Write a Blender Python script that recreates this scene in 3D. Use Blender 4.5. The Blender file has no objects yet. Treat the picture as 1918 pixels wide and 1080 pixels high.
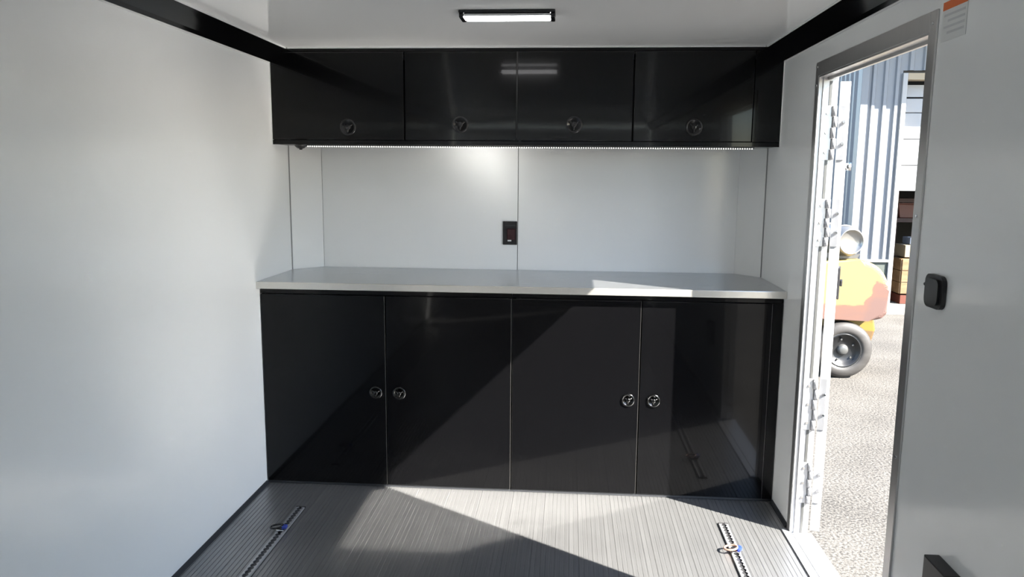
import bpy, bmesh, math, random
from mathutils import Vector, Matrix

random.seed(7)
scene = bpy.context.scene
COL = scene.collection

# ------------------------------------------------------------------ camera
cam_d = bpy.data.cameras.new('camera')
cam_d.sensor_width = 36.0
cam_d.lens = 1438.19 * 36.0 / 1918.0
cam_d.clip_start = 0.05
cam = bpy.data.objects.new('camera', cam_d)
COL.objects.link(cam)
_r = Vector((0.99719458, 0.07440648, 0.00816351))
_u = Vector((-0.01910001, 0.14748308, 0.98888014))
_f = Vector((-0.07237512, 0.98626184, -0.1484905))
cam.matrix_world = Matrix((
    (_r.x, _u.x, -_f.x, 0.2394),
    (_r.y, _u.y, -_f.y, -3.481),
    (_r.z, _u.z, -_f.z, 1.5088),
    (0, 0, 0, 1)))
scene.camera = cam

# ------------------------------------------------------------------ sky, sun, exposure
SUN_DIR = Vector((-0.837, 0.548, -0.81)).normalized()
world = bpy.data.worlds.new('sky')
scene.world = world
world.use_nodes = True
wn = world.node_tree.nodes
bg = wn['Background']
sky = wn.new('ShaderNodeTexSky')
sky.sky_type = 'NISHITA'
sky.sun_disc = False
sky.sun_elevation = math.radians(39)
sky.sun_rotation = math.radians(123.2)
sky.air_density = 1.0
sky.dust_density = 0.6
sky.ozone_density = 2.0
world.node_tree.links.new(sky.outputs[0], bg.inputs[0])
bg.inputs[1].default_value = 0.45

sun_d = bpy.data.lights.new('sun', 'SUN')
sun_d.energy = 27.0
sun_d.angle = math.radians(0.53)
sun_d.color = (1.0, 0.955, 0.88)
sun = bpy.data.objects.new('sun', sun_d)
sun.rotation_euler = SUN_DIR.to_track_quat('-Z', 'Y').to_euler()
sun.location = (6, -4, 6)
COL.objects.link(sun)

vs = scene.view_settings
vs.view_transform = 'Standard'
vs.look = 'None'
vs.gamma = 1.0
vs.use_curve_mapping = False
vs.exposure = 0.60
cy = scene.cycles
cy.max_bounces = 9
cy.diffuse_bounces = 6
cy.glossy_bounces = 5
cy.caustics_reflective = True
cy.blur_glossy = 0.0
cy.sample_clamp_indirect = 0.0
cy.use_adaptive_sampling = True
cy.adaptive_threshold = 0.04
cy.adaptive_min_samples = 40
cy.use_guiding = True
cy.use_surface_guiding = True
cy.use_volume_guiding = False
cy.guiding_training_samples = 128


# ------------------------------------------------------------------ helpers
class MB:
    """collects shapes; build() links them as one mesh object"""
    def __init__(self):
        self.bm = bmesh.new()

    def box(self, x0, x1, y0, y1, z0, z1, bev=0.0, seg=1):
        b = bmesh.new()
        v = [b.verts.new((x, y, z)) for x in (x0, x1) for y in (y0, y1) for z in (z0, z1)]
        for q in ((0, 1, 3, 2), (4, 6, 7, 5), (0, 4, 5, 1), (2, 3, 7, 6), (0, 2, 6, 4), (1, 5, 7, 3)):
            b.faces.new([v[i] for i in q])
        if bev > 0:
            bmesh.ops.bevel(b, geom=b.edges[:], offset=bev, segments=seg, profile=0.6, affect='EDGES')
        self._merge(b)
        return self

    def _merge(self, b):
        bmesh.ops.recalc_face_normals(b, faces=b.faces[:])
        m = {}
        for v in b.verts:
            m[v] = self.bm.verts.new(v.co)
        for f in b.faces:
            try:
                nf = self.bm.faces.new([m[v] for v in f.verts])
                nf.smooth = f.smooth
            except ValueError:
                pass
        b.free()

    def cyl(self, p0, p1, r0, r1=None, n=24, caps=True, smooth=True):
        r1 = r0 if r1 is None else r1
        p0, p1 = Vector(p0), Vector(p1)
        d = (p1 - p0).normalized()
        a = d.orthogonal().normalized()
        c = d.cross(a)
        b = bmesh.new()
        A, B = [], []
        for i in range(n):
            t = 2 * math.pi * i / n
            o = a * math.cos(t) + c * math.sin(t)
            A.append(b.verts.new(p0 + o * r0))
            B.append(b.verts.new(p1 + o * r1))
        for i in range(n):
            f = b.faces.new((A[i], A[(i + 1) % n], B[(i + 1) % n], B[i]))
            f.smooth = smooth
        if caps:
            b.faces.new(A[::-1])
            b.faces.new(B)
        self._merge(b)
        return self

    def lathe(self, origin, axis, prof, n=32, closed=False):
        """prof: list of (t along axis, radius)"""
        o, d = Vector(origin), Vector(axis).normalized()
        a = d.orthogonal().normalized()
        c = d.cross(a)
        b = bmesh.new()
        rings = []
        for t, r in prof:
            if r < 1e-6:
                rings.append([b.verts.new(o + d * t)])
            else:
                rings.append([b.verts.new(o + d * t + (a * math.cos(2 * math.pi * i / n) + c * math.sin(2 * math.pi * i / n)) * r) for i in range(n)])
        prs = list(zip(rings[:-1], rings[1:]))
        if closed:
            prs.append((rings[-1], rings[0]))
        for R, S in prs:
            for i in range(n):
                j = (i + 1) % n
                if len(R) == 1 and len(S) == 1:
                    continue
                if len(R) == 1:
                    f = b.faces.new((R[0], S[j], S[i]))
                elif len(S) == 1:
                    f = b.faces.new((R[i], R[j], S[0]))
                else:
                    f = b.faces.new((R[i], R[j], S[j], S[i]))
                f.smooth = True
        self._merge(b)
        return self

    def tube(self, pts, r, n=10, closed=False):
        pts = [Vector(p) for p in pts]
        b = bmesh.new()
        rings = []
        N = len(pts)
        for k, p in enumerate(pts):
            if closed:
                d = (pts[(k + 1) % N] - pts[k - 1]).normalized()
            else:
                d = (pts[min(k + 1, N - 1)] - pts[max(k - 1, 0)]).normalized()
            ref = Vector((0, 0, 1)) if abs(d.z) < 0.9 else Vector((1, 0, 0))
            a = d.cross(ref).normalized()
            c = d.cross(a)
            rings.append([b.verts.new(p + (a * math.cos(2 * math.pi * i / n) + c * math.sin(2 * math.pi * i / n)) * r) for i in range(n)])
        rng = range(N) if closed else range(N - 1)
        for k in rng:
            R, S = rings[k], rings[(k + 1) % N]
            for i in range(n):
                f = b.faces.new((R[i], R[(i + 1) % n], S[(i + 1) % n], S[i]))
                f.smooth = True
        if not closed:
            b.faces.new(rings[0][::-1])
            b.faces.new(rings[-1])
        self._merge(b)
        return self

    def prism(self, poly, axis, a0, a1, bev=0.0, seg=2):
        """poly: 2D outline in the other two axes (order x,y,z), extruded along axis"""
        def P(q, t):
            if axis == 'x':
                return (t, q[0], q[1])
            if axis == 'y':
                return (q[0], t, q[1])
            return (q[0], q[1], t)
        b = bmesh.new()
        A = [b.verts.new(P(q, a0)) for q in poly]
        B = [b.verts.new(P(q, a1)) for q in poly]
        n = len(poly)
        b.faces.new(A[::-1])
        b.faces.new(B)
        for i in range(n):
            b.faces.new((A[i], A[(i + 1) % n], B[(i + 1) % n], B[i]))
        if bev > 0:
            bmesh.ops.bevel(b, geom=b.edges[:], offset=bev, segments=seg, profile=0.6, affect='EDGES')
        self._merge(b)
        return self

    def xform(self, M):
        bmesh.ops.transform(self.bm, matrix=M, verts=self.bm.verts[:])
        return self

    def mesh(self, name, mat):
        me = bpy.data.meshes.new(name)
        self.bm.to_mesh(me)
        self.bm.free()
        me.materials.append(mat)
        return me

    def build(self, name, mat, parent=None):
        return place(name, self.mesh(name, mat), parent)


def place(name, me, parent=None, loc=None):
    o = bpy.data.objects.new(name, me)
    COL.objects.link(o)
    if parent is not None:
        o.parent = parent
        p = Vector((0, 0, 0))
        q = parent
        while q is not None:            # parents are only translated; parts keep world coordinates
            p += q.location
            q = q.parent
        o.location = (Vector(loc) if loc else Vector((0, 0, 0))) - p
    elif loc:
        o.location = loc
    return o


def thing(name, label, cat, loc=(0, 0, 0), group=None):
    o = bpy.data.objects.new(name, None)
    COL.objects.link(o)
    o.location = loc
    o.empty_display_size = 0.1
    return tag(o, label, cat, group)


def tag(o, label, cat, group=None):
    o['label'] = label
    o['category'] = cat
    if group:
        o['group'] = group
    return o


def struct(o, label=None, cat=None):
    o['kind'] = 'structure'
    if label:
        o['label'] = label
    if cat:
        o['category'] = cat
    return o


# ------------------------------------------------------------------ materials
def new_mat(name):
    m = bpy.data.materials.new(name)
    m.use_nodes = True
    return m, m.node_tree.nodes, m.node_tree.links, m.node_tree.nodes['Principled BSDF']


def pbr(name, col, rough=0.5, metal=0.0, ior=1.5, coat=0.0, emit=None, estr=0.0):
    m, n, l, p = new_mat(name)
    p.inputs['Base Color'].default_value = (*col, 1)
    p.inputs['Roughness'].default_value = rough
    p.inputs['Metallic'].default_value = metal
    p.inputs['IOR'].default_value = ior
    p.inputs['Coat Weight'].default_value = coat
    if emit:
        p.inputs['Emission Color'].default_value = (*emit, 1)
        p.inputs['Emission Strength'].default_value = estr
    return m


def noise(n, l, scale, detail=3.0, vec=(1, 1, 1), coord='Object'):
    tc = n.new('ShaderNodeTexCoord')
    mp = n.new('ShaderNodeMapping')
    mp.inputs['Scale'].default_value = vec
    t = n.new('ShaderNodeTexNoise')
    t.inputs['Scale'].default_value = scale
    t.inputs['Detail'].default_value = detail
    l.new(tc.outputs[coord], mp.inputs['Vector'])
    l.new(mp.outputs[0], t.inputs['Vector'])
    return t.outputs['Fac']


def ramp(n, l, fac, stops):
    r = n.new('ShaderNodeValToRGB')
    e = r.color_ramp.elements
    while len(e) < len(stops):
        e.new(0.5)
    for i, (p, c) in enumerate(stops):
        e[i].position = p
        e[i].color = (*c, 1)
    l.new(fac, r.inputs['Fac'])
    return r.outputs['Color']


def add_bump(n, l, p, fac, strength, dist):
    b = n.new('ShaderNodeBump')
    b.inputs['Strength'].default_value = strength
    b.inputs['Distance'].default_value = dist
    l.new(fac, b.inputs['Height'])
    l.new(b.outputs[0], p.inputs['Normal'])


def maprange(n, l, fac, a, b):
    r = n.new('ShaderNodeMapRange')
    r.inputs['To Min'].default_value = a
    r.inputs['To Max'].default_value = b
    l.new(fac, r.inputs['Value'])
    return r.outputs[0]


def mat_white(name, col, rough):
    m, n, l, p = new_mat(name)
    p.inputs['Base Color'].default_value = (*col, 1)
    p.inputs['Roughness'].default_value = rough
    return m


def mat_black_gloss():
    """deep black lacquer: faint mirror face-on, rising steeply towards grazing angles"""
    m = bpy.data.materials.new('black_gloss_paint')
    m.use_nodes = True
    n, l = m.node_tree.nodes, m.node_tree.links
    n.remove(n['Principled BSDF'])
    out = n['Material Output']
    b = n.new('ShaderNodeBump')
    b.inputs['Strength'].default_value = 0.35
    b.inputs['Distance'].default_value = 0.0022
    l.new(noise(n, l, 3.0, 1.0), b.inputs['Height'])
    d = n.new('ShaderNodeBsdfDiffuse')
    d.inputs['Color'].default_value = (0.002, 0.002, 0.0023, 1)
    g1 = n.new('ShaderNodeBsdfGlossy')
    g1.inputs['Roughness'].default_value = 0.155
    g2 = n.new('ShaderNodeBsdfGlossy')
    g2.inputs['Roughness'].default_value = 0.04
    for g in (g1, g2):
        g.inputs['Color'].default_value = (0.97, 0.97, 0.97, 1)
        l.new(b.outputs[0], g.inputs['Normal'])
    gm = n.new('ShaderNodeMixShader')
    gm.inputs[0].default_value = 0.45
    l.new(g1.outputs[0], gm.inputs[1])
    l.new(g2.outputs[0], gm.inputs[2])
    lw = n.new('ShaderNodeLayerWeight')
    lw.inputs['Blend'].default_value = 0.5
    pw = n.new('ShaderNodeMath')
    pw.operation = 'POWER'
    l.new(lw.outputs['Facing'], pw.inputs[0])
    pw.inputs[1].default_value = 2.5
    ma = n.new('ShaderNodeMath')
    ma.operation = 'MULTIPLY_ADD'
    l.new(pw.outputs[0], ma.inputs[0])
    ma.inputs[1].default_value = 0.95
    ma.inputs[2].default_value = 0.020
    mx = n.new('ShaderNodeMixShader')
    l.new(ma.outputs[0], mx.inputs[0])
    l.new(d.outputs[0], mx.inputs[1])
    l.new(gm.outputs[0], mx.inputs[2])
    l.new(mx.outputs[0], out.inputs['Surface'])
    return m


def mat_floor():
    m, n, l, p = new_mat('extruded_aluminium')
    s = noise(n, l, 1.0, 4.0, (170, 1.1, 1))
    w = noise(n, l, 3.0, 4.0)
    mix = n.new('ShaderNodeMath')
    mix.operation = 'MULTIPLY_ADD'
    l.new(s, mix.inputs[0])
    mix.inputs[1].default_value = 0.6
    l.new(maprange(n, l, w, 0.0, 0.4), mix.inputs[2])
    c = ramp(n, l, mix.outputs[0], [(0.25, (0.225, 0.225, 0.225)), (0.5, (0.30, 0.30, 0.30)), (0.75, (0.365, 0.365, 0.365))])
    l.new(c, p.inputs['Base Color'])
    l.new(maprange(n, l, s, 0.30, 0.46), p.inputs['Roughness'])
    p.inputs['Metallic'].default_value = 0.76
    add_bump(n, l, p, s, 0.15, 0.001)
    return m


def mat_brushed(name, col, rough, metal=1.0, vec=(2, 90, 90)):
    m, n, l, p = new_mat(name)
    s = noise(n, l, 1.0, 3.0, vec)
    c = ramp(n, l, s, [(0.3, tuple(x * 0.95 for x in col)), (0.7, col)])
    l.new(c, p.inputs['Base Color'])
    l.new(maprange(n, l, s, rough - 0.05, rough + 0.06), p.inputs['Roughness'])
    p.inputs['Metallic'].default_value = metal
    return m


def mat_gravel():
    m, n, l, p = new_mat('pale_gravel')
    fine = noise(n, l, 60.0, 6.0)
    big = noise(n, l, 1.3, 4.0)
    add = n.new('ShaderNodeMath')
    add.operation = 'MULTIPLY_ADD'
    l.new(fine, add.inputs[0])
    add.inputs[1].default_value = 0.75
    l.new(maprange(n, l, big, 0.0, 0.25), add.inputs[2])
    c = ramp(n, l, add.outputs[0], [(0.38, (0.022, 0.0195, 0.0165)), (0.47, (0.060, 0.0545, 0.047)), (0.58, (0.105, 0.0965, 0.085))])
    l.new(c, p.inputs['Base Color'])
    p.inputs['Roughness'].default_value = 0.95
    add_bump(n, l, p, fine, 0.8, 0.012)
    return m


def mat_rusty(name, base, rust, lo=0.45, hi=0.6, scale=5.0):
    m, n, l, p = new_mat(name)
    f = noise(n, l, scale, 6.0, (0.6, 1, 2.2))
    c = ramp(n, l, f, [(lo, base), (hi, rust)])
    l.new(c, p.inputs['Base Color'])
    p.inputs['Roughness'].default_value = 0.6
    return m


def mat_counterweight():
    """yellow paint worn to a rusty primer over the lower half and the rear corner"""
    m, n, l, p = new_mat('worn_yellow_paint')
    tc = n.new('ShaderNodeTexCoord')
    sp = n.new('ShaderNodeSeparateXYZ')
    l.new(tc.outputs['Object'], sp.inputs[0])
    nz = noise(n, l, 4.0, 6.0, (0.8, 0.8, 3.0))
    z = n.new('ShaderNodeMath')
    z.operation = 'MULTIPLY_ADD'
    l.new(sp.outputs['Z'], z.inputs[0])
    z.inputs[1].default_value = -1.5
    z.inputs[2].default_value = 0.62
    x = n.new('ShaderNodeMapRange')
    x.inputs['From Min'].default_value = 3.30
    x.inputs['From Max'].default_value = 3.42
    x.inputs['To Max'].default_value = 0.40
    l.new(sp.outputs['X'], x.inputs['Value'])
    a = n.new('ShaderNodeMath')
    l.new(z.outputs[0], a.inputs[0])
    l.new(x.outputs[0], a.inputs[1])
    b = n.new('ShaderNodeMath')
    b.operation = 'MULTIPLY_ADD'
    l.new(nz, b.inputs[0])
    b.inputs[1].default_value = 0.55
    l.new(a.outputs[0], b.inputs[2])
    c = ramp(n, l, b.outputs[0], [(0.50, (0.23, 0.165, 0.055)), (0.60, (0.20, 0.13, 0.055)), (0.66, (0.125, 0.06, 0.04)), (0.95, (0.10, 0.055, 0.045))])
    l.new(c, p.inputs['Base Color'])
    p.inputs['Roughness'].default_value = 0.55
    return m


M = {}
M['wall'] = mat_white('white_gloss_panel', (0.87, 0.88, 0.875), 0.15)
M['ceil'] = mat_white('white_gloss_ceiling', (0.9, 0.905, 0.9), 0.07)
M['black'] = mat_black_gloss()
M['black_cove'] = pbr('black_cove_plastic', (0.003, 0.003, 0.0033), 0.10, ior=1.38)
M['black_plain'] = pbr('black_satin', (0.008, 0.008, 0.009), 0.3)
M['black_plastic'] = pbr('black_plastic', (0.012, 0.011, 0.012), 0.4)
M['rubber_dark'] = pbr('dark_strip', (0.03, 0.032, 0.036), 0.45)
M['caulk'] = pbr('white_caulk', (0.80, 0.80, 0.79), 0.35)
M['seam'] = pbr('grey_seam', (0.28, 0.28, 0.28), 0.5)
M['floor'] = mat_floor()
M['alu'] = mat_brushed('brushed_aluminium', (0.62, 0.61, 0.60), 0.34, 0.85, (60, 60, 3))
M['alu_bright'] = pbr('mill_aluminium', (0.46, 0.46, 0.47), 0.35, 0.6)
M['steel'] = mat_brushed('brushed_stainless', (0.55, 0.565, 0.58), 0.29, 0.9, (2, 110, 60))
M['nosing'] = pbr('polished_edge', (0.72, 0.70, 0.66), 0.25, 0.8)
M['latch'] = pbr('black_chrome', (0.06, 0.06, 0.06), 0.2, 1.0)
M['latch_dark'] = pbr('black_chrome_dark', (0.035, 0.035, 0.037), 0.16, 0.6)
M['track_bed'] = pbr('grey_track_bed', (0.06, 0.06, 0.062), 0.4, 0.4)
M['edge'] = pbr('dull_edge_metal', (0.14, 0.135, 0.13), 0.35, 0.8)
M['chrome'] = pbr('chrome', (0.75, 0.75, 0.76), 0.14, 1.0)
M['blue'] = pbr('blue_plastic', (0.02, 0.045, 0.30), 0.4)
M['tan'] = pbr('tan_ring', (0.35, 0.22, 0.17), 0.4, 0.3)
M['lens'] = pbr('led_lens', (0.9, 0.9, 0.9), 0.4, emit=(1.0, 0.99, 1.0), estr=7.0)
M['led'] = pbr('led_bead', (0.9, 0.9, 0.9), 0.3, emit=(1.0, 0.97, 0.92), estr=0.9)
M['led'].cycles.emission_sampling = 'NONE'
M['gravel'] = mat_gravel()
M['siding'] = mat_white('pale_blue_grey_siding', (0.175, 0.185, 0.20), 0.45)
M['white_door'] = pbr('white_painted_steel', (0.30, 0.305, 0.315), 0.4)
M['white_trim'] = pbr('white_metal_trim', (0.32, 0.316, 0.31), 0.4)
M['cream'] = pbr('cream_trim', (0.30, 0.24, 0.16), 0.5)
M['dark_in'] = pbr('dark_interior', (0.05, 0.045, 0.04), 0.8)
M['concrete'] = pbr('concrete', (0.16, 0.15, 0.13), 0.9)
M['plinth'] = pbr('grey_green_plinth', (0.06, 0.07, 0.06), 0.8)
M['cw'] = mat_counterweight()
M['yellow'] = mat_rusty('worn_yellow', (0.16, 0.105, 0.01), (0.09, 0.05, 0.015))
M['tyre'] = mat_rusty('dusty_rubber', (0.026, 0.023, 0.021), (0.040, 0.037, 0.034), 0.35, 0.65, 9.0)
M['rim'] = pbr('black_rim', (0.006, 0.006, 0.0065), 0.4)
M['hub'] = pbr('grey_hub', (0.10, 0.10, 0.097), 0.4, 0.5)
M['tank'] = pbr('aluminium_tank', (0.30, 0.29, 0.27), 0.3, 0.75)
M['wood'] = mat_rusty('raw_wood', (0.19, 0.115, 0.055), (0.14, 0.08, 0.035), 0.4, 0.6, 6.0)
M['card'] = pbr('cardboard', (0.22, 0.18, 0.12), 0.8)
M['redbrown'] = pbr('red_brown_paint', (0.09, 0.022, 0.012), 0.5)
M['maroon'] = pbr('dark_maroon', (0.03, 0.01, 0.009), 0.6)
M['pale_blue'] = pbr('pale_blue_plastic', (0.16, 0.19, 0.25), 0.5)
M['orange'] = pbr('orange_print', (0.75, 0.16, 0.03), 0.5)
M['paper'] = pbr('white_vinyl', (0.72, 0.73, 0.72), 0.4)
M['print_grey'] = pbr('grey_print', (0.56, 0.57, 0.58), 0.5)
M['red_print'] = pbr('red_lens', (0.035, 0.008, 0.010), 0.3)

FILL_TILT = 4.0           # tilt of the unseen rear door, chosen to admit fill light, degrees
HX = 1.21            # half the inside width
YR = -5.6            # rear opening
ZC = 2.093           # ceiling
WT = 0.065           # wall thickness
GZ = -0.60           # ground outside
D0, D1, DZ = -1.240, -0.305, 1.895    # doorway, inner edges

# ------------------------------------------------------------------ setting: trailer shell
g = MB().box(-30, 40, -40, 40, GZ - 0.2, GZ).build('ground', M['gravel'])
struct(g, 'pale sunlit gravel lot outside the doorway', 'ground')

# floor: sub-floor with extruded planks as parts
fl = MB().box(-HX - WT, HX + WT, YR, 0.72, -0.16, -0.012).build('floor', M['rubber_dark'])
struct(fl, 'ribbed extruded aluminium plank floor with sun patch', 'floor')
NP = 16
PW = 2 * HX / NP


def plank_mesh():
    b = bmesh.new()
    prof = [(0.0002, -0.012), (0.0002, -0.0010)]
    nr = 8
    pit = (PW - 0.0024) / nr
    for i in range(nr):
        x = 0.0012 + i * pit
        prof += [(x + 0.05 * pit, 0.0), (x + 0.91 * pit, 0.0), (x + 0.945 * pit, -0.0016), (x + 0.99 * pit, -0.0016)]
    prof += [(PW - 0.0002, -0.0010), (PW - 0.0002, -0.012)]
    A = [b.verts.new((x, YR + 0.02, z)) for x, z in prof]
    B = [b.verts.new((x, 0.08, z)) for x, z in prof]
    for i in range(len(prof) - 1):
        b.faces.new((A[i], A[i + 1], B[i + 1], B[i]))
    b.faces.new(A)
    b.faces.new(B[::-1])
    bmesh.ops.recalc_face_normals(b, faces=b.faces[:])
    me = bpy.data.meshes.new('plank')
    b.to_mesh(me)
    b.free()
    me.materials.append(M['floor'])
    return me


pm = plank_mesh()
for i in range(NP):
    place('plank', pm, fl, (-HX + i * PW, 0, 0))

struct(MB().box(-HX - WT, -HX, YR, 0.72, -0.16, 2.20).build('wall_left', M['wall']),
       'glossy white left trailer wall with soft light streaks', 'wall')
wr = MB().box(HX, HX + WT, YR, D0, -0.16, 2.20)
wr.box(HX, HX + WT, D1, 0.72, -0.16, 2.20)
wr.box(HX, HX + WT, D0, D1, DZ, 2.20)
wr.box(HX, HX + WT, D0, D1, -0.16, -0.014)
struct(wr.build('wall_right', M['wall']), 'glossy white right trailer wall around the open side doorway', 'wall')
struct(MB().box(-HX - WT, HX + WT, YR, 0.72, ZC, 2.20).build('ceiling', M['ceil']),
       'glossy white trailer ceiling', 'ceiling')

# front wall: backing + panels with recessed seams
YB, YC = 0.580, 0.44
XL, XR = -1.082, 1.105
wf = MB().box(-HX, HX, YB + 0.03, 0.72, -0.01, ZC)
wf.build('backing', M['seam'])
wfo = bpy.data.objects['backing']
wfo.name = 'wall_front'
struct(wfo, 'white panelled front wall behind the countertop', 'wall')
SE = -0.031


def panel(poly):
    return MB().prism(poly, 'z', 0.002, ZC - 0.002, 0.0006, 1).build('panel', M['wall'], wfo)


panel([(XL + 0.0008, YB), (SE - 0.0015, YB), (SE - 0.0015, YB + 0.028), (XL + 0.0008, YB + 0.028)])
panel([(SE + 0.0015, YB), (XR - 0.0002, YB), (XR - 0.0002, YB + 0.028), (SE + 0.0015, YB + 0.028)])
panel([(-HX + 0.001, YC), (XL - 0.0015, YB), (XL - 0.0015, YB + 0.028), (-HX + 0.001, YB + 0.028)])
panel([(HX - 0.001, YC), (HX - 0.001, YB + 0.028), (XR + 0.0002, YB + 0.028), (XR + 0.0002, YB)])
for sx in (-1, 1):
    MB().box(sx * HX - 0.004, sx * HX + 0.004, YC - 0.004, YC + 0.002, 1.0, 1.64).build('corner_seam', M['seam'], wfo)

# black coves between walls and ceiling, with white caulk edges
ZL, XU = 2.026, 0.079
for k, sx in ((1, -1), (2, 1)):
    t = MB().prism([(sx * (HX - 0.0005), ZL), (sx * (HX - XU), ZC - 0.001), (sx * (HX - XU - 0.004), ZC - 0.001),
                    (sx * (HX - XU - 0.004), ZC - 0.004), (sx * (HX - 0.004), ZL - 0.003), (sx * (HX - 0.0005), ZL - 0.003)][:0] or
                   [(sx * (HX - 0.0005), ZL), (sx * (HX - 0.006), ZL), (sx * (HX - 0.016), ZL + 0.012), (sx * (HX - XU + 0.010), ZC - 0.014), (sx * (HX - XU), ZC - 0.006), (sx * (HX - XU), ZC - 0.0005), (sx * (HX - 0.0005), ZC - 0.0005)],
                   'y', YR + 0.051, 0.224).build('trim_%d' % k, M['black_cove'])
    struct(t, 'glossy black cove trim along the %s wall and ceiling' % ('left' if sx < 0 else 'right'), 'trim')
    MB().box(min(sx * (HX - 0.005), sx * HX), max(sx * (HX - 0.005), sx * HX), YR + 0.051, 0.224, ZL - 0.006, ZL - 0.0003).build('caulk_bead', M['caulk'], t)
    a, c = sx * (HX - XU), sx * (HX - XU - 0.006)
    MB().box(min(a, c), max(a, c), YR + 0.051, 0.224, ZC - 0.005, ZC - 0.0003).build('caulk_bead', M['caulk'], t)

# dark strips where walls meet the floor
struct(MB().prism([(-HX + 0.0005, 0.0006), (-HX + 0.014, 0.0006), (-HX + 0.012, 0.006), (-HX + 0.004, 0.016), (-HX + 0.0005, 0.016)], 'y', YR + 0.02, -0.008).build('baseboard_left', M['rubber_dark']),
       'thin dark strip along the left wall and floor', 'baseboard')
br = MB()
for y0, y1 in ((YR + 0.02, D0 - 0.045), (D1 + 0.045, -0.008)):
    br.prism([(HX - 0.0005, 0.0006), (HX - 0.014, 0.0006), (HX - 0.012, 0.006), (HX - 0.004, 0.016), (HX - 0.0005, 0.016)], 'y', y0, y1)
struct(br.build('baseboard_right', M['rubber_dark']), 'thin dark strip along the right wall and floor', 'baseboard')

# door casing
cs = bpy.data.objects.new('trim_3', None)
COL.objects.link(cs)
cs.location = (HX, (D0 + D1) / 2, 0)
struct(cs, 'brushed aluminium casing around the open side doorway', 'trim')
FO = 0.040
j = MB().box(HX - 0.006, HX - 0.0003, D1, D1 + FO, 0.0005, DZ + 0.054, 0.0012)
j.build('jamb_flange', M['alu'], cs)
j = MB().box(HX - 0.006, HX - 0.0003, D0 - FO, D0, 0.0005, DZ + 0.054, 0.0012)
j.build('jamb_flange', M['alu'], cs)
MB().box(HX - 0.007, HX - 0.0003, D0 - 0.0005, D1 + 0.0005, DZ, DZ + 0.054, 0.0012).build('header_flange', M['alu'], cs)
# linings of the opening with a stop rib
MB().box(HX - 0.005, HX + WT + 0.004, D0 + 0.001, D1 - 0.001, DZ - 0.006, DZ - 0.0005).box(HX + 0.030, HX + 0.040, D0 + 0.008, D1 - 0.008, DZ - 0.016, DZ - 0.006).build('header_lining', M['alu'], cs)
MB().box(HX - 0.005, HX + WT + 0.004, D0 + 0.0005, D0 + 0.006, 0.0, DZ - 0.006).box(HX + 0.030, HX + 0.040, D0 + 0.006, D0 + 0.016, 0.0, DZ - 0.006).build('jamb_lining', M['alu'], cs)
jl = MB().box(HX - 0.005, HX + WT + 0.004, D1 - 0.006, D1 - 0.0005, 0.0, DZ - 0.006)
jl.box(HX + 0.010, HX + 0.015, D1 - 0.012, D1 - 0.006, 0.0, DZ - 0.006)
jl.build('jamb_lining', M['alu_bright'], cs)
MB().box(HX + 0.036, HX + 0.046, D1 - 0.0085, D1 - 0.006, 0.0, DZ - 0.02).build('weather_seal', M['hub'], cs)
sl = MB().box(HX - 0.034, HX, D0 - 0.02, D1 + 0.02, 0.0008, 0.006, 0.001).box(HX + 0.004, HX + WT + 0.02, D0 + 0.007, D1 - 0.007, -0.012, 0.003, 0.001)
sl.build('sill', M['alu_bright'], cs)
for y, z in ((D1 + 0.02, 1.93), (D1 + 0.02, 1.86), (D0 - 0.02, 1.915), (D0 - 0.02, 1.40), (D0 - 0.02, 0.70), (D0 - 0.02, 0.25)):
    MB().cyl((HX - 0.0055, y, z), (HX - 0.0085, y, z), 0.005, 0.0035, 12).build('screw', M['chrome'], cs)

# the side door, swung wide open outside
A_OPEN = math.radians(19.0)
HPX, HPY = HX + WT + 0.010, D1 - 0.004
dr = bpy.data.objects.new('door_1', None)
COL.objects.link(dr)
dr.location = (HPX, HPY, 0.0)
dr.rotation_euler = (0, 0, -A_OPEN)
struct(dr, 'white side entry door swung fully open outside the doorway', 'door')


def dpart(mb, name, mat, parent=None):
    o = bpy.data.objects.new(name, mb.mesh(name, mat))
    COL.objects.link(o)
    o.parent = parent or dr
    return o


# local frame: +y along the door leaf, +x through its thickness
dpart(MB().box(0.006, 0.036, 0.014, 0.90, 0.02, 1.865), 'door_leaf', M['white_door'])
dpart(MB().box(0.002, 0.040, 0.004, 0.040, 0.012, 1.873, 0.002), 'edge_rail', M['white_trim'])
dpart(MB().box(0.002, 0.040, 0.874, 0.910, 0.012, 1.873, 0.002), 'edge_rail', M['white_trim'])
dpart(MB().box(0.002, 0.040, 0.040, 0.874, 1.837, 1.873, 0.002), 'edge_rail', M['white_trim'])
dpart(MB().box(0.002, 0.040, 0.040, 0.874, 0.012, 0.048, 0.002), 'edge_rail', M['white_trim'])
lk = dpart(MB().box(0.040, 0.052, 0.76, 0.85, 0.90, 1.06, 0.006, 2), 'door_lock', M['black_plastic'])
dpart(MB().box(0.052, 0.064, 0.775, 0.835, 0.965, 0.995, 0.004, 2), 'lock_lever', M['black_plastic'], lk)
# door hold-back stud on the hinge edge
dpart(MB().cyl((0.040, 0.02, 1.545), (0.062, 0.02, 1.545), 0.013, 0.016, 16), 'holdback_stud', M['chrome'])

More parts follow.
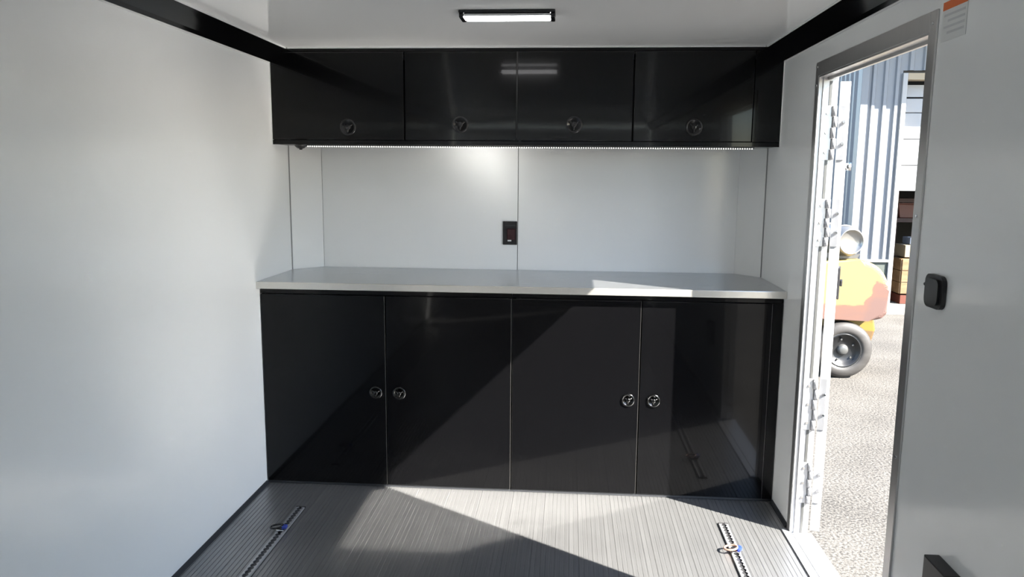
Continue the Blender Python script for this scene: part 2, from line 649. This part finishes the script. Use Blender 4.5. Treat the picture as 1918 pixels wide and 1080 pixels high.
# hinges: jamb leaf, door leaf, alternating knuckles, bolts
for zc_, hh in ((1.675, 0.21), (1.322, 0.19), (0.570, 0.22), (0.228, 0.18)):
    hz = bpy.data.objects.new('hinge', None)
    COL.objects.link(hz)
    hz.parent = cs
    hz.location = Vector((HX + WT - 0.012, D1 - 0.008, zc_ - hh / 2)) - cs.location
    base = Vector((HX + WT - 0.012, D1 - 0.008, zc_ - hh / 2))

    def hp(mb, name, mat):
        o = bpy.data.objects.new(name, mb.mesh(name, mat))
        COL.objects.link(o)
        o.parent = hz
        return o
    hp(MB().box(-0.036, 0.0, -0.002, 0.0, 0, hh, 0.0008), 'hinge_leaf', M['alu_bright'])
    nk = 5
    kn = MB()
    for q in range(nk):
        z0 = q * hh / nk
        kn.cyl((0.009 if q % 2 else 0.005, -0.007, z0 + 0.001), (0.009 if q % 2 else 0.005, -0.007, z0 + hh / nk - 0.001), 0.009, None, 14)
    hp(kn, 'knuckle', M['alu_bright'])
    for q in range(3):
        z0 = hh * (0.14 + 0.36 * q)
        hp(MB().cyl((-0.020, -0.002, z0), (-0.020, -0.007, z0), 0.0065, 0.005, 12), 'bolt', M['chrome'])
    dl = MB().box(0.003, 0.030, 0.001, 0.0038, zc_ - hh / 2, zc_ + hh / 2, 0.0006)
    o = dpart(dl, 'door_hinge_leaf', M['alu_bright'])
    for q in range(2):
        z0 = zc_ - hh / 2 + hh * (0.3 + 0.4 * q)
        dpart(MB().cyl((0.024, 0.001, z0), (0.024, -0.006, z0), 0.0065, 0.005, 12), 'bolt', M['chrome'], o)

# unseen rear ramp door behind the camera, added ajar to let in fill light
rp = bpy.data.objects.new('fill_door', None)
COL.objects.link(rp)
rp.location = (0, YR - 0.005, -0.02)
rp.rotation_euler = (math.radians(FILL_TILT), 0, 0)
struct(rp, 'unseen white rear ramp door added ajar for fill light', 'door')
o = bpy.data.objects.new('ramp_leaf', MB().box(-HX, HX, -0.06, -0.005, 0.0, 2.10, 0.004).mesh('ramp_leaf', M['wall']))
COL.objects.link(o)
o.parent = rp
for z in (0.02, 1.05, 2.02):
    o = bpy.data.objects.new('cross_rail', MB().box(-HX + 0.02, HX - 0.02, -0.005, 0.010, z, z + 0.06, 0.002).mesh('cross_rail', M['alu']))
    COL.objects.link(o)
    o.parent = rp

# ------------------------------------------------------------------ base cabinets
def round_latch(parent, x, y, z, r, mat, ang=0.0):
    """round push-to-lock cabinet latch facing -Y; parts go under the door"""
    lt = MB().lathe((x, y, z), (0, -1, 0), [(0.0, r), (0.004, r), (0.007, r * 0.92), (0.007, r * 0.78), (0.002, r * 0.70), (0.002, 0.0)], 36)
    o = lt.build('latch', mat, parent)
    k = MB()
    for q in range(3):
        a = ang + q * 2 * math.pi / 3
        ca, sa = math.cos(a), math.sin(a)
        k.cyl((x, y - 0.006, z), (x + ca * r * 0.70, y - 0.004, z + sa * r * 0.70), r * 0.16, r * 0.10, 10)
    k.lathe((x, y, z), (0, -1, 0), [(0.002, r * 0.36), (0.010, r * 0.33), (0.012, r * 0.24), (0.012, 0.0)], 20)
    ob = k.build('latch_knob', mat, parent)
    return o


def base_cabinet(x0, x1, doors, filler, label):
    t = thing('base_cabinet', label, 'cabinet', ((x0 + x1) / 2, 0.3, 0))
    b = MB().box(x0, x0 + 0.018, 0.022, 0.40, 0.001, 0.966)
    b.box(x1 - 0.018, x1, 0.022, 0.40, 0.001, 0.966)
    b.box(x0 + 0.018, x1 - 0.018, 0.022, 0.40, 0.001, 0.020).box(x0 + 0.018, x1 - 0.018, 0.388, 0.40, 0.02, 0.966)
    b.box(x0 + 0.018, x1 - 0.018, 0.022, 0.40, 0.948, 0.966)
    b.build('body', M['black_plain'], t)
    MB().box(x0, x1, 0.004, 0.021, 0.940, 0.966, 0.001).build('top_rail', M['black'], t)
    MB().box(x0, x1, 0.006, 0.021, 0.001, 0.0125, 0.001).build('bottom_rail', M['rubber_dark'], t)
    if filler:
        MB().box(filler[0], filler[1], 0.001, 0.021, 0.0135, 0.939, 0.0012).build('stile', M['black'], t)
    for a, c, lx, hinge in doors:
        d = MB().box(a, c, 0.0, 0.020, 0.0145, 0.937, 0.0014).build('door', M['black'], t)
        ex = c if hinge == 'edge_r' else a
        MB().box(c - 0.0012, c + 0.0004, -0.0004, 0.018, 0.016, 0.936).build('edge_strip', M['edge'], d)
        round_latch(d, lx, 0.0, 0.472, 0.031, M['latch'], 0.5)
    return t


base_cabinet(-HX + 0.002, -0.0155, [(-1.205, -0.6135, -0.661, ''), (-0.6075, -0.0185, -0.548, '')], None,
             'glossy black double-door base cabinet against the left wall')
base_cabinet(-0.0145, HX - 0.002, [(-0.0115, 0.5755, 0.528, ''), (0.5815, 1.160, 0.645, '')], (1.1625, 1.207),
             'glossy black double-door base cabinet beside the open doorway')

# countertop
ct = thing('countertop', 'brushed metal countertop with pale polished front edge over black cabinets', 'countertop', (0, 0.27, 0.967))
poly = [(-HX + 0.001, -0.034), (HX - 0.001, -0.034), (HX - 0.001, YC - 0.004), (XR, YB - 0.003), (XL, YB - 0.003), (-HX + 0.001, YC - 0.004)]
MB().prism(poly, 'z', 0.967, 0.999, 0.0008, 1).build('top', M['steel'], ct)
MB().box(-HX + 0.001, HX - 0.001, -0.041, -0.0345, 0.967, 0.9995, 0.0025, 2).build('nosing', M['nosing'], ct)

# ------------------------------------------------------------------ overhead cabinet
YO = 0.225
oc = thing('overhead_cabinet', 'glossy black overhead cabinet with four doors above the countertop', 'cabinet', (0, 0.4, 1.638))
b = MB().box(-HX + 0.001, HX - 0.001, YO + 0.02, 0.43, 1.640, 1.655).box(-HX + 0.001, HX - 0.001, YO + 0.02, 0.43, 2.062, 2.080)
b.box(-1.08, 1.10, 0.43, YB - 0.003, 1.640, 1.655)
for x in (-HX + 0.001, -0.026, HX - 0.019):
    b.box(x, x + 0.018, YO + 0.02, 0.43, 1.655, 2.062)
b.box(-HX + 0.001, HX - 0.001, 0.43, 0.438, 1.655, 2.062)
b.build('body', M['black_plain'], oc)
MB().box(-HX + 0.001, HX - 0.001, YO + 0.002, YO + 0.019, 1.638, 1.6595, 0.001).build('bottom_rail', M['black'], oc)
MB().box(-HX + 0.001, HX - 0.001, YO + 0.001, YO + 0.019, 2.0725, 2.088, 0.001).build('top_rail', M['black'], oc)
MB().box(1.0805, HX - 0.001, YO, YO + 0.019, 1.661, 2.0715, 0.001).build('stile', M['black'], oc)
for (a, c, lx, lz) in ((-1.208, -0.557, -0.831, 1.721), (-0.553, -0.019, -0.286, 1.735), (-0.015, 0.527, 0.254, 1.737), (0.531, 1.078, 0.813, 1.728)):
    d = MB().box(a + 0.0015, c - 0.0015, YO - 0.002, YO + 0.0185, 1.662, 2.070, 0.0014).build('door', M['black'], oc)
    round_latch(d, lx, YO - 0.002, lz, 0.040, M['latch_dark'], 0.5)
MB().box(-HX + 0.09, HX - 0.09, YO + 0.003, YO + 0.017, 2.0885, 2.0925).build('caulk_bead', M['caulk'], oc)

for x0, x1 in ((-HX + 0.0003, -HX + 0.005), (HX - 0.005, HX - 0.0003)):
    MB().box(x0, x1, YO - 0.004, YO - 0.0022, 1.638, ZL - 0.004).build('caulk_bead', M['caulk'], oc)

# LED strip under the overhead cabinet
ls = thing('led_strip_light', 'slim beaded LED strip under the black overhead cabinet', 'light strip', (0, 0.245, 1.626))
MB().box(-1.045, 1.095, YO + 0.004, YO + 0.020, 1.6325, 1.6375, 0.0008).build('channel', M['black_plastic'], ls)
bd = MB()
NBEAD = 196
for i in range(NBEAD):
    x = -1.035 + i * 2.12 / (NBEAD - 1)
    bd.box(x - 0.0020, x + 0.0020, YO + 0.006, YO + 0.012, 1.6268, 1.6325)
bo = bd.build('led_beads', M['led'], ls)
bo['kind'] = 'stuff'
MB().lathe((-1.072, YO + 0.012, 1.637), (0, 0, -1), [(0, 0.030), (0.006, 0.029), (0.016, 0.018), (0.019, 0.008), (0.024, 0.007), (0.024, 0)], 24).build('end_cap', M['black_plastic'], ls)

# ------------------------------------------------------------------ ceiling light
cl = thing('ceiling_light', 'lit LED bar light with dark housing on the ceiling', 'ceiling light', (0, -0.54, ZC))
LX0, LX1, LY0, LY1 = -0.176, 0.176, -0.605, -0.495
MB().box(LX0, LX1, LY0, LY1, ZC - 0.010, ZC - 0.0005, 0.004, 2).build('base_plate', M['latch_dark'], cl)
MB().box(LX0 + 0.018, LX1 - 0.018, LY0 + 0.010, LY0 + 0.030, ZC - 0.020, ZC - 0.010, 0.004, 2).build('reflector', M['chrome'], cl)
for x0, x1 in ((LX0 + 0.001, LX0 + 0.018), (LX1 - 0.018, LX1 - 0.001)):
    MB().box(x0, x1, LY0 + 0.008, LY1 - 0.004, ZC - 0.026, ZC - 0.010, 0.005, 2).build('end_cap', M['latch_dark'], cl)
MB().box(LX0 + 0.019, LX1 - 0.019, LY0 + 0.032, LY1 - 0.008, ZC - 0.024, ZC - 0.010, 0.005, 2).build('lens', M['lens'], cl)

# ------------------------------------------------------------------ wall fittings
wp = thing('wall_outlet', 'black rectangular outlet plate on the white front wall above the countertop', 'outlet', (-0.07, YB, 1.195))
MB().box(-0.109, -0.033, YB - 0.009, YB - 0.0005, 1.133, 1.257, 0.003, 2).build('plate', M['black_plastic'], wp)
MB().box(-0.086, -0.042, YB - 0.0115, YB - 0.009, 1.158, 1.218, 0.002).build('socket', M['red_print'], wp)
MB().box(-0.083, -0.064, YB - 0.013, YB - 0.0115, 1.1515, 1.159, 0.0005).build('indicator', M['paper'], wp)
MB().box(-0.098, -0.044, YB - 0.0105, YB - 0.009, 1.232, 1.238).build('groove', M['rubber_dark'], wp)

sw = thing('door_latch_plate', 'black rounded plastic plate with small nub on right wall beside doorway', 'latch plate', (HX, -1.408, 1.165))


def rrect(y0, y1, z0, z1, r, n=5):
    P = []
    for cy_, cz_, a0 in ((y1 - r, z1 - r, 0), (y0 + r, z1 - r, 90), (y0 + r, z0 + r, 180), (y1 - r, z0 + r, 270)):
        for i in range(n + 1):
            a = math.radians(a0 + 90 * i / n)
            P.append((cy_ + r * math.cos(a), cz_ + r * math.sin(a)))
    return P


MB().prism(rrect(-1.456, -1.357, 1.166, 1.254, 0.022), 'x', HX - 0.012, HX - 0.0005).build('plate', M['black_plastic'], sw)
MB().prism(rrect(-1.445, -1.372, 1.176, 1.244, 0.016), 'x', HX - 0.019, HX - 0.0121).build('paddle', M['black_plain'], sw)
MB().cyl((HX - 0.006, -1.357, 1.222), (HX - 0.006, -1.346, 1.222), 0.006, 0.005, 12).build('nub', M['black_plastic'], sw)

bx = thing('wall_bracket', 'black box-shaped bracket low on the right wall', 'bracket', (HX, -1.59, 0.40))
MB().prism([(-1.545, 0.545), (-1.66, 0.545), (-1.66, 0.40), (-1.545, 0.40)], 'x', HX - 0.040, HX - 0.0005, 0.004, 2).build('housing', M['black_plastic'], bx)
MB().box(HX - 0.034, HX - 0.008, -1.5446, -1.5430, 0.41, 0.535).build('front_face', M['hub'], bx)

st = thing('warning_sticker', 'small white sticker with orange top band above the doorway corner', 'sticker', (HX, -1.365, 1.85))
MB().box(HX - 0.0014, HX - 0.0004, -1.43, -1.302, 1.858, 2.0).build('backing', M['paper'], st)
MB().box(HX - 0.0020, HX - 0.00145, -1.43, -1.302, 1.937, 1.958).build('band', M['orange'], st)
tx = MB()
for i in range(4):
    tx.box(HX - 0.0019, HX - 0.00145, -1.42, -1.312 - 0.02 * (i % 2), 1.920 - i * 0.015, 1.926 - i * 0.015)
tx.build('print_lines', M['print_grey'], st)

# ------------------------------------------------------------------ floor tie-down tracks
def track_mesh():
    b = bmesh.new()
    L, pit, hw, top = 5.0, 0.0254, 0.021, 0.0065
    ns = 6
    N = int(L / pit)
    for s in (-1, 1):
        prev = None
        for k in range(N * ns + 1):
            y = -k * pit / ns
            ph = (k % ns) / ns
            x = 0.0055 + 0.0062 * max(0.0, math.sin(math.pi * ph)) ** 0.6
            ring = [b.verts.new((s * hw, y, 0)), b.verts.new((s * (hw - 0.002), y, top)), b.verts.new((s * x, y, top)), b.verts.new((s * x, y, top - 0.003))]
            if prev:
                for i in range(3):
                    b.faces.new((prev[i], prev[i + 1], ring[i + 1], ring[i]))
            prev = ring
    bmesh.ops.recalc_face_normals(b, faces=b.faces[:])
    me = bpy.data.meshes.new('rail')
    b.to_mesh(me)
    b.free()
    me.materials.append(M['alu_bright'])
    return me


tm = track_mesh()
for x, y, side in ((-0.950, -0.268, 'left'), (0.935, -0.264, 'right')):
    t = thing('tie_down_track', 'perforated aluminium tie-down track on the %s side of the floor' % ('shaded left' if side == 'left' else 'sunlit right'), 'track', (x, y, 0.0005), 'floor tie-down tracks')
    place('rail', tm, t, (x, y, 0.0005))
    MB().box(x - 0.0245, x + 0.0245, y - 4.99, y, 0.0003, 0.0012).build('track_bed', M['track_bed'], t)
    MB().box(x - 0.022, x + 0.022, y + 0.0003, y + 0.012, 0.0005, 0.0055, 0.001).build('end_cap', M['black_plastic'], t)

for x, y, lab, rm, sgn in ((-0.950, -0.497, 'blue tie-down ring fitting on the shaded left floor track', 'blue', 1), (0.935, -0.514, 'tan and blue tie-down ring fitting on the sunlit right floor track', 'tan', -1)):
    t = thing('tie_down_ring', lab, 'tie-down ring', (x, y, 0.0072), 'tie-down rings on the floor tracks')
    zb = 0.0072
    MB().box(x - 0.017, x + 0.017, y - 0.019, y + 0.019, zb, zb + 0.009, 0.003, 2).build('base', M['chrome'], t)
    MB().box(x + 0.004, x + 0.024, y - 0.012, y + 0.012, zb + 0.009, zb + 0.022, 0.004, 2).build('lock_tab', M['blue'], t)
    cx, cz = x - sgn * 0.0 - 0.020, zb + 0.016
    pts = [(cx + 0.026 * math.cos(a) * 1.0, y + 0.020 * math.sin(a), cz + 0.004 * math.cos(a)) for a in [2 * math.pi * i / 20 for i in range(20)]]
    MB().tube(pts, 0.0042, 8, True).build('ring', M[rm] if rm == 'tan' else M['latch_dark'], t)

# ------------------------------------------------------------------ outside: metal building
FY, BX = 8.90, 4.67
mbld = thing('metal_building', 'pale blue-grey ribbed metal building seen through the doorway', 'building', (BX, FY, GZ))
GX0, GX1, GZT = 5.30, 8.40, 2.95


def siding_mesh(name, w, h, npitch):
    """vertical ribbed sheet in local x,z; outer face towards -y"""
    b = bmesh.new()
    p = w / npitch
    prof = [(0, 0)]
    for i in range(npitch):
        x = i * p
        prof += [(x + 0.30 * p, 0), (x + 0.40 * p, -0.032), (x + 0.66 * p, -0.032), (x + 0.76 * p, 0)]
    prof.append((w, 0))
    A = [b.verts.new((x, y, 0)) for x, y in prof]
    B = [b.verts.new((x, y, h)) for x, y in prof]
    for i in range(len(prof) - 1):
        b.faces.new((A[i], A[i + 1], B[i + 1], B[i]))
    me = bpy.data.meshes.new(name)
    b.to_mesh(me)
    b.free()
    me.materials.append(M['siding'])
    return me


ZS, ZT = 0.21, 4.15
s1 = siding_mesh('siding_sheet', 0.51, ZT - ZS, 3)
s2 = siding_mesh('siding_sheet', 0.62, ZT - GZT - 0.14, 3)
s3 = siding_mesh('siding_sheet', 0.60, ZT - ZS, 3)
place('siding_sheet', s1, mbld, (BX + 0.06, FY, ZS))
for i in range(5):
    place('siding_sheet', s2, mbld, (GX0 - 0.06 + i * 0.62, FY, GZT + 0.14))
for i in range(9):
    place('siding_sheet', s3, mbld, (GX1 + 0.10 + i * 0.60, FY, ZS))
for i in range(12):
    o = place('siding_sheet', s3, mbld, (BX, FY + 0.62 + i * 0.60, ZS))
    o.rotation_euler = (0, 0, -math.pi / 2)
MB().box(BX - 0.04, BX + 0.07, FY - 0.04, FY + 0.07, ZS, ZT, 0.004).build('corner_trim', M['siding'], mbld)
MB().box(BX + 0.02, GX0 - 0.08, FY + 0.03, FY + 0.16, GZ, ZT).box(GX1 + 0.08, 13.9, FY + 0.03, FY + 0.16, GZ, ZT).box(GX0 - 0.08, GX1 + 0.08, FY + 0.03, FY + 0.16, GZT + 0.08, ZT).box(BX + 0.03, BX + 0.16, FY + 0.16, 16.0, GZ, ZT).box(13.8, 13.9, FY + 0.16, 16.0, GZ, ZT).box(BX + 0.03, 13.9, 16.0, 16.1, GZ, ZT).build('wall_core', M['dark_in'], mbld)
MB().box(BX - 0.02, GX0 - 0.08, FY - 0.02, FY + 0.03, GZ, ZS - 0.03).build('plinth', M['plinth'], mbld)
MB().box(GX1 + 0.08, 13.9, FY - 0.02, FY + 0.03, GZ, ZS - 0.03).build('plinth', M['plinth'], mbld)
MB().box(BX - 0.02, BX + 0.03, FY + 0.03, 16.0, GZ, ZS - 0.03).build('plinth', M['plinth'], mbld)
MB().box(BX - 0.05, GX0 - 0.07, FY - 0.05, FY + 0.03, ZS - 0.03, ZS + 0.01).build('base_flashing', M['white_trim'], mbld)
# door surround
MB().box(GX0 - 0.07, GX0 - 0.0, FY - 0.05, FY + 0.16, GZ, GZT + 0.10, 0.004).build('door_trim', M['white_trim'], mbld)
MB().box(GX1, GX1 + 0.07, FY - 0.05, FY + 0.16, GZ, GZT + 0.10, 0.004).build('door_trim', M['white_trim'], mbld)
MB().box(GX0, GX1, FY - 0.05, FY + 0.16, GZT, GZT + 0.10, 0.004).build('door_trim', M['cream'], mbld)
# sectional door, half raised
gd = MB().box(GX0 - 0.04, GX1 + 0.04, FY + 0.20, FY + 0.24, 2.72, 2.90).build('garage_door', M['white_door'], mbld)
zz = 1.28
for i, h in enumerate((0.40, 0.40, 0.40, 0.22)):
    MB().box(GX0 - 0.04, GX1 + 0.04, FY + 0.175, FY + 0.225, zz + 0.004, zz + h - 0.006, 0.004).build('door_section', M['white_door'], gd)
    zz += h
# roof with deep eave, interior floor
MB().prism([(FY - 0.92, 3.88), (FY - 0.92, 4.02), (12.5, 5.4), (16.3, 4.1), (16.3, 3.95), (12.5, 5.25)], 'x', BX - 0.5, 14.3).build('roof', M['white_trim'], mbld)
MB().box(BX + 0.16, 13.8, FY - 0.35, 16.0, GZ + 0.002, GZ + 0.02).build('floor_slab', M['concrete'], mbld)

# goods standing in the building's doorway
def crate(x, y, w, d, h, z, label):
    t = thing('wooden_crate', label, 'crate', (x, y, z))
    for i in range(3):
        MB().box(x - w / 2, x + w / 2, y - d / 2 - 0.02, y - d / 2, z + i * h / 3 + 0.006, z + (i + 1) * h / 3 - 0.006, 0.003).build('slat', M['wood'], t)
        MB().box(x - w / 2 - 0.02, x - w / 2, y - d / 2, y + d / 2, z + i * h / 3 + 0.006, z + (i + 1) * h / 3 - 0.006, 0.003).build('slat', M['wood'], t)
    MB().box(x - w / 2, x + w / 2, y - d / 2, y + d / 2, z + 0.001, z + h).build('body', M['wood'], t)
    return t


def carton(name, x, y, w, d, h, z, mat, label, cat='box', flap=None):
    t = thing(name, label, cat, (x, y, z))
    MB().box(x - w / 2, x + w / 2, y - d / 2, y + d / 2, z, z + h, 0.006).build('body', mat, t)
    MB().box(x - w / 2 + 0.01, x + w / 2 - 0.01, y - 0.02, y + 0.02, z + h, z + h + 0.004).build('tape' if cat == 'box' else 'lid', flap or M['white_trim'], t)
    return t


CX, CY = 5.98, 9.75
G0 = GZ + 0.02
carton('carton', CX, CY, 0.52, 0.5, 0.15, G0, M['redbrown'], 'low red-brown box on the building floor under the crate', 'box', M['maroon'])
crate(CX - 0.02, CY, 0.50, 0.5, 0.58, G0 + 0.17, 'slatted wooden crate just inside the building doorway')
carton('carton', CX, CY, 0.44, 0.4, 0.20, G0 + 0.77, M['card'], 'tan cardboard box on top of the wooden crate')
carton('carton', CX - 0.02, CY, 0.22, 0.3, 0.11, G0 + 0.98, M['pale_blue'], 'small pale blue box on top of the cardboard box')
sh = thing('storage_rack', 'dark rack with red-brown bin behind the crate in the building', 'rack', (6.3, 10.6, G0))
for x in (5.9, 7.3):
    for y in (10.4, 10.9):
        MB().box(x, x + 0.05, y, y + 0.05, G0, 2.4).build('post', M['maroon'], sh)
for z in (0.10, 0.72, 1.06, 1.60):
    MB().box(5.88, 7.37, 10.38, 10.97, z, z + 0.07).build('shelf', M['maroon'], sh)
bn = thing('storage_bin', 'red-brown bin on the dark rack inside the building', 'bin', (6.35, 10.6, 0.79))
MB().prism([(5.99, 0.792), (6.66, 0.792), (6.70, 1.03), (5.95, 1.03)], 'y', 10.42, 10.9, 0.01, 1).build('tub', M['redbrown'], bn)
MB().box(5.93, 6.72, 10.40, 10.92, 1.03, 1.05, 0.004).build('rim', M['redbrown'], bn)

# ------------------------------------------------------------------ forklift, rear end to the right
fk = thing('forklift', 'worn yellow forklift with rusty counterweight parked on the gravel', 'forklift', (2.3, 5.2, GZ))
FY0, FY1 = 4.62, 5.72


def cw_outline():
    P = [(2.42, 0.02), (2.42, 0.60)]
    # rounded rear seen from above handled by bevel; side profile with round upper corner
    for i in range(9):
        a = math.radians(90 - 90 * i / 8)
        P.append((3.24 + 0.31 * math.cos(a), 0.335 + 0.315 * math.sin(a)))
    P += [(3.56, 0.10), (3.50, 0.035), (3.36, 0.015)]
    return P


MB().prism(cw_outline(), 'y', FY0, FY1, 0.055, 4).build('counterweight', M['cw'], fk)
MB().box(1.30, 3.10, FY0 + 0.16, FY1 - 0.16, -0.36, 0.02, 0.02).build('chassis', M['yellow'], fk)
# steer fender / rear apron behind the wheel
MB().prism([(3.05, 0.01), (3.52, 0.01), (3.545, -0.12), (3.50, -0.30), (3.42, -0.38), (3.22, -0.40), (3.05, -0.36)], 'y', FY0 + 0.26, FY1 - 0.26, 0.02, 2).build('rear_apron', M['yellow'], fk)
MB().prism([(1.25, -0.15), (2.42, -0.15), (2.42, 0.50), (2.2, 0.55), (1.9, 0.10), (1.25, 0.10)], 'y', FY0 + 0.06, FY1 - 0.06, 0.03, 2).build('body_cowl', M['yellow'], fk)


def fork_wheel(x, y0, y1, r, side):
    """side -1: outer face towards -y"""
    zc_ = GZ + r
    w = abs(y1 - y0)
    yo = y0
    t = MB().lathe((x, yo, zc_), (0, -side, 0), [(0.02, r * 0.60), (0.005, r * 0.64), (0.0, r * 0.72), (0.004, r * 0.86), (0.022, r * 0.96), (0.05, r), (w - 0.05, r), (w - 0.015, r * 0.94), (w, r * 0.7), (w - 0.01, r * 0.60)], 48, True)
    o = t.build('wheel', M['tyre'], fk)
    MB().lathe((x, yo, zc_), (0, -side, 0), [(0.022, r * 0.61), (0.012, r * 0.60), (0.014, r * 0.55), (0.05, r * 0.50), (0.06, r * 0.24), (0.06, 0)], 40).build('rim', M['rim'], o)
    MB().lathe((x, yo, zc_), (0, -side, 0), [(0.06, r * 0.20), (0.03, r * 0.17), (0.022, r * 0.10), (0.020, 0)], 24).build('hub_cap', M['hub'], o)
    MB().lathe((x, yo, zc_), (0, -side, 0), [(0.016, r * 0.60), (0.010, r * 0.615), (0.016, r * 0.63), (0.022, r * 0.615)], 40, True).build('lock_ring', M['hub'], o)
    for q in range(5):
        a = 0.5 + q * 2 * math.pi / 5
        px, pz = x + math.cos(a) * r * 0.38, zc_ + math.sin(a) * r * 0.38
        MB().cyl((px, yo + -side * 0.058, pz), (px, yo - side * 0.040, pz), 0.012, 0.010, 6, smooth=False).build('lug_nut', M['hub'], o)


fork_wheel(3.135, FY0 - 0.02, FY0 + 0.18, 0.30, -1)
fork_wheel(3.135, FY1 + 0.02, FY1 - 0.18, 0.30, 1)
fork_wheel(1.55, FY0 - 0.04, FY0 + 0.20, 0.34, -1)
fork_wheel(1.55, FY1 + 0.04, FY1 - 0.20, 0.34, 1)
# seat, guard, mast, forks (mostly behind the doorway edge)
MB().box(2.0, 2.45, 4.95, 5.40, 0.56, 0.68, 0.03, 2).box(2.38, 2.50, 4.95, 5.40, 0.68, 1.10, 0.03, 2).build('seat', M['black_plastic'], fk)
for y in (4.75, 5.55):
    MB().tube([(2.40, y, 0.58), (2.33, y, 1.45), (1.40, y, 1.50), (1.28, y, 0.10)], 0.03, 8).build('guard_post', M['black_plain'], fk)
for i in range(6):
    x = 1.5 + i * 0.16
    MB().box(x, x + 0.03, 4.75, 5.55, 1.475, 1.50).build('guard_bar', M['black_plain'], fk)
for y in (4.85, 5.40):
    MB().box(1.02, 1.14, y, y + 0.09, -0.50, 1.60).build('mast_rail', M['black_plain'], fk)
MB().box(0.98, 1.02, 4.80, 5.54, -0.52, -0.10).build('carriage', M['black_plain'], fk)
for y in (4.88, 5.36):
    MB().prism([(0.98, -0.56), (0.98, -0.10), (0.94, -0.10), (0.94, -0.52), (0.0, -0.55), (0.0, -0.56)], 'y', y, y + 0.11).build('fork', M['hub'], fk)

# propane tank lying across the counterweight
tx_, tz_, tr = 3.165, 0.838, 0.158
tk = thing('propane_tank', 'round aluminium propane tank lying on top of the forklift', 'gas tank', (tx_, 5.0, tz_ - tr))
MB().lathe((tx_ - 0.02, FY0 + 0.02, tz_), (-0.12, 1, 0), [(0.045, 0), (0.043, 0.060), (0.030, 0.098), (0.012, 0.118), (0.0, 0.124), (0.004, 0.130), (0.03, 0.140), (0.06, 0.152), (0.10, tr), (0.62, tr), (0.68, 0.14), (0.71, 0.10), (0.72, 0)], 40).build('shell', M['tank'], tk)
for t0 in (0.16, 0.50):
    MB().lathe((tx_ - 0.02 - 0.12 * t0, FY0 + 0.02 + t0, tz_), (-0.12, 1, 0), [(0, tr + 0.001), (0, tr + 0.008), (0.04, tr + 0.008), (0.04, tr + 0.001)], 40).build('strap', M['hub'], tk)
for y in (FY0 + 0.17, FY0 + 0.52):
    MB().prism([(tx_ - 0.20, 0.652), (tx_ + 0.10, 0.652), (tx_ + 0.13, 0.70), (tx_ + 0.02, 0.680), (tx_ - 0.12, 0.682), (tx_ - 0.24, 0.72)], 'y', y, y + 0.04).build('cradle', M['hub'], tk)
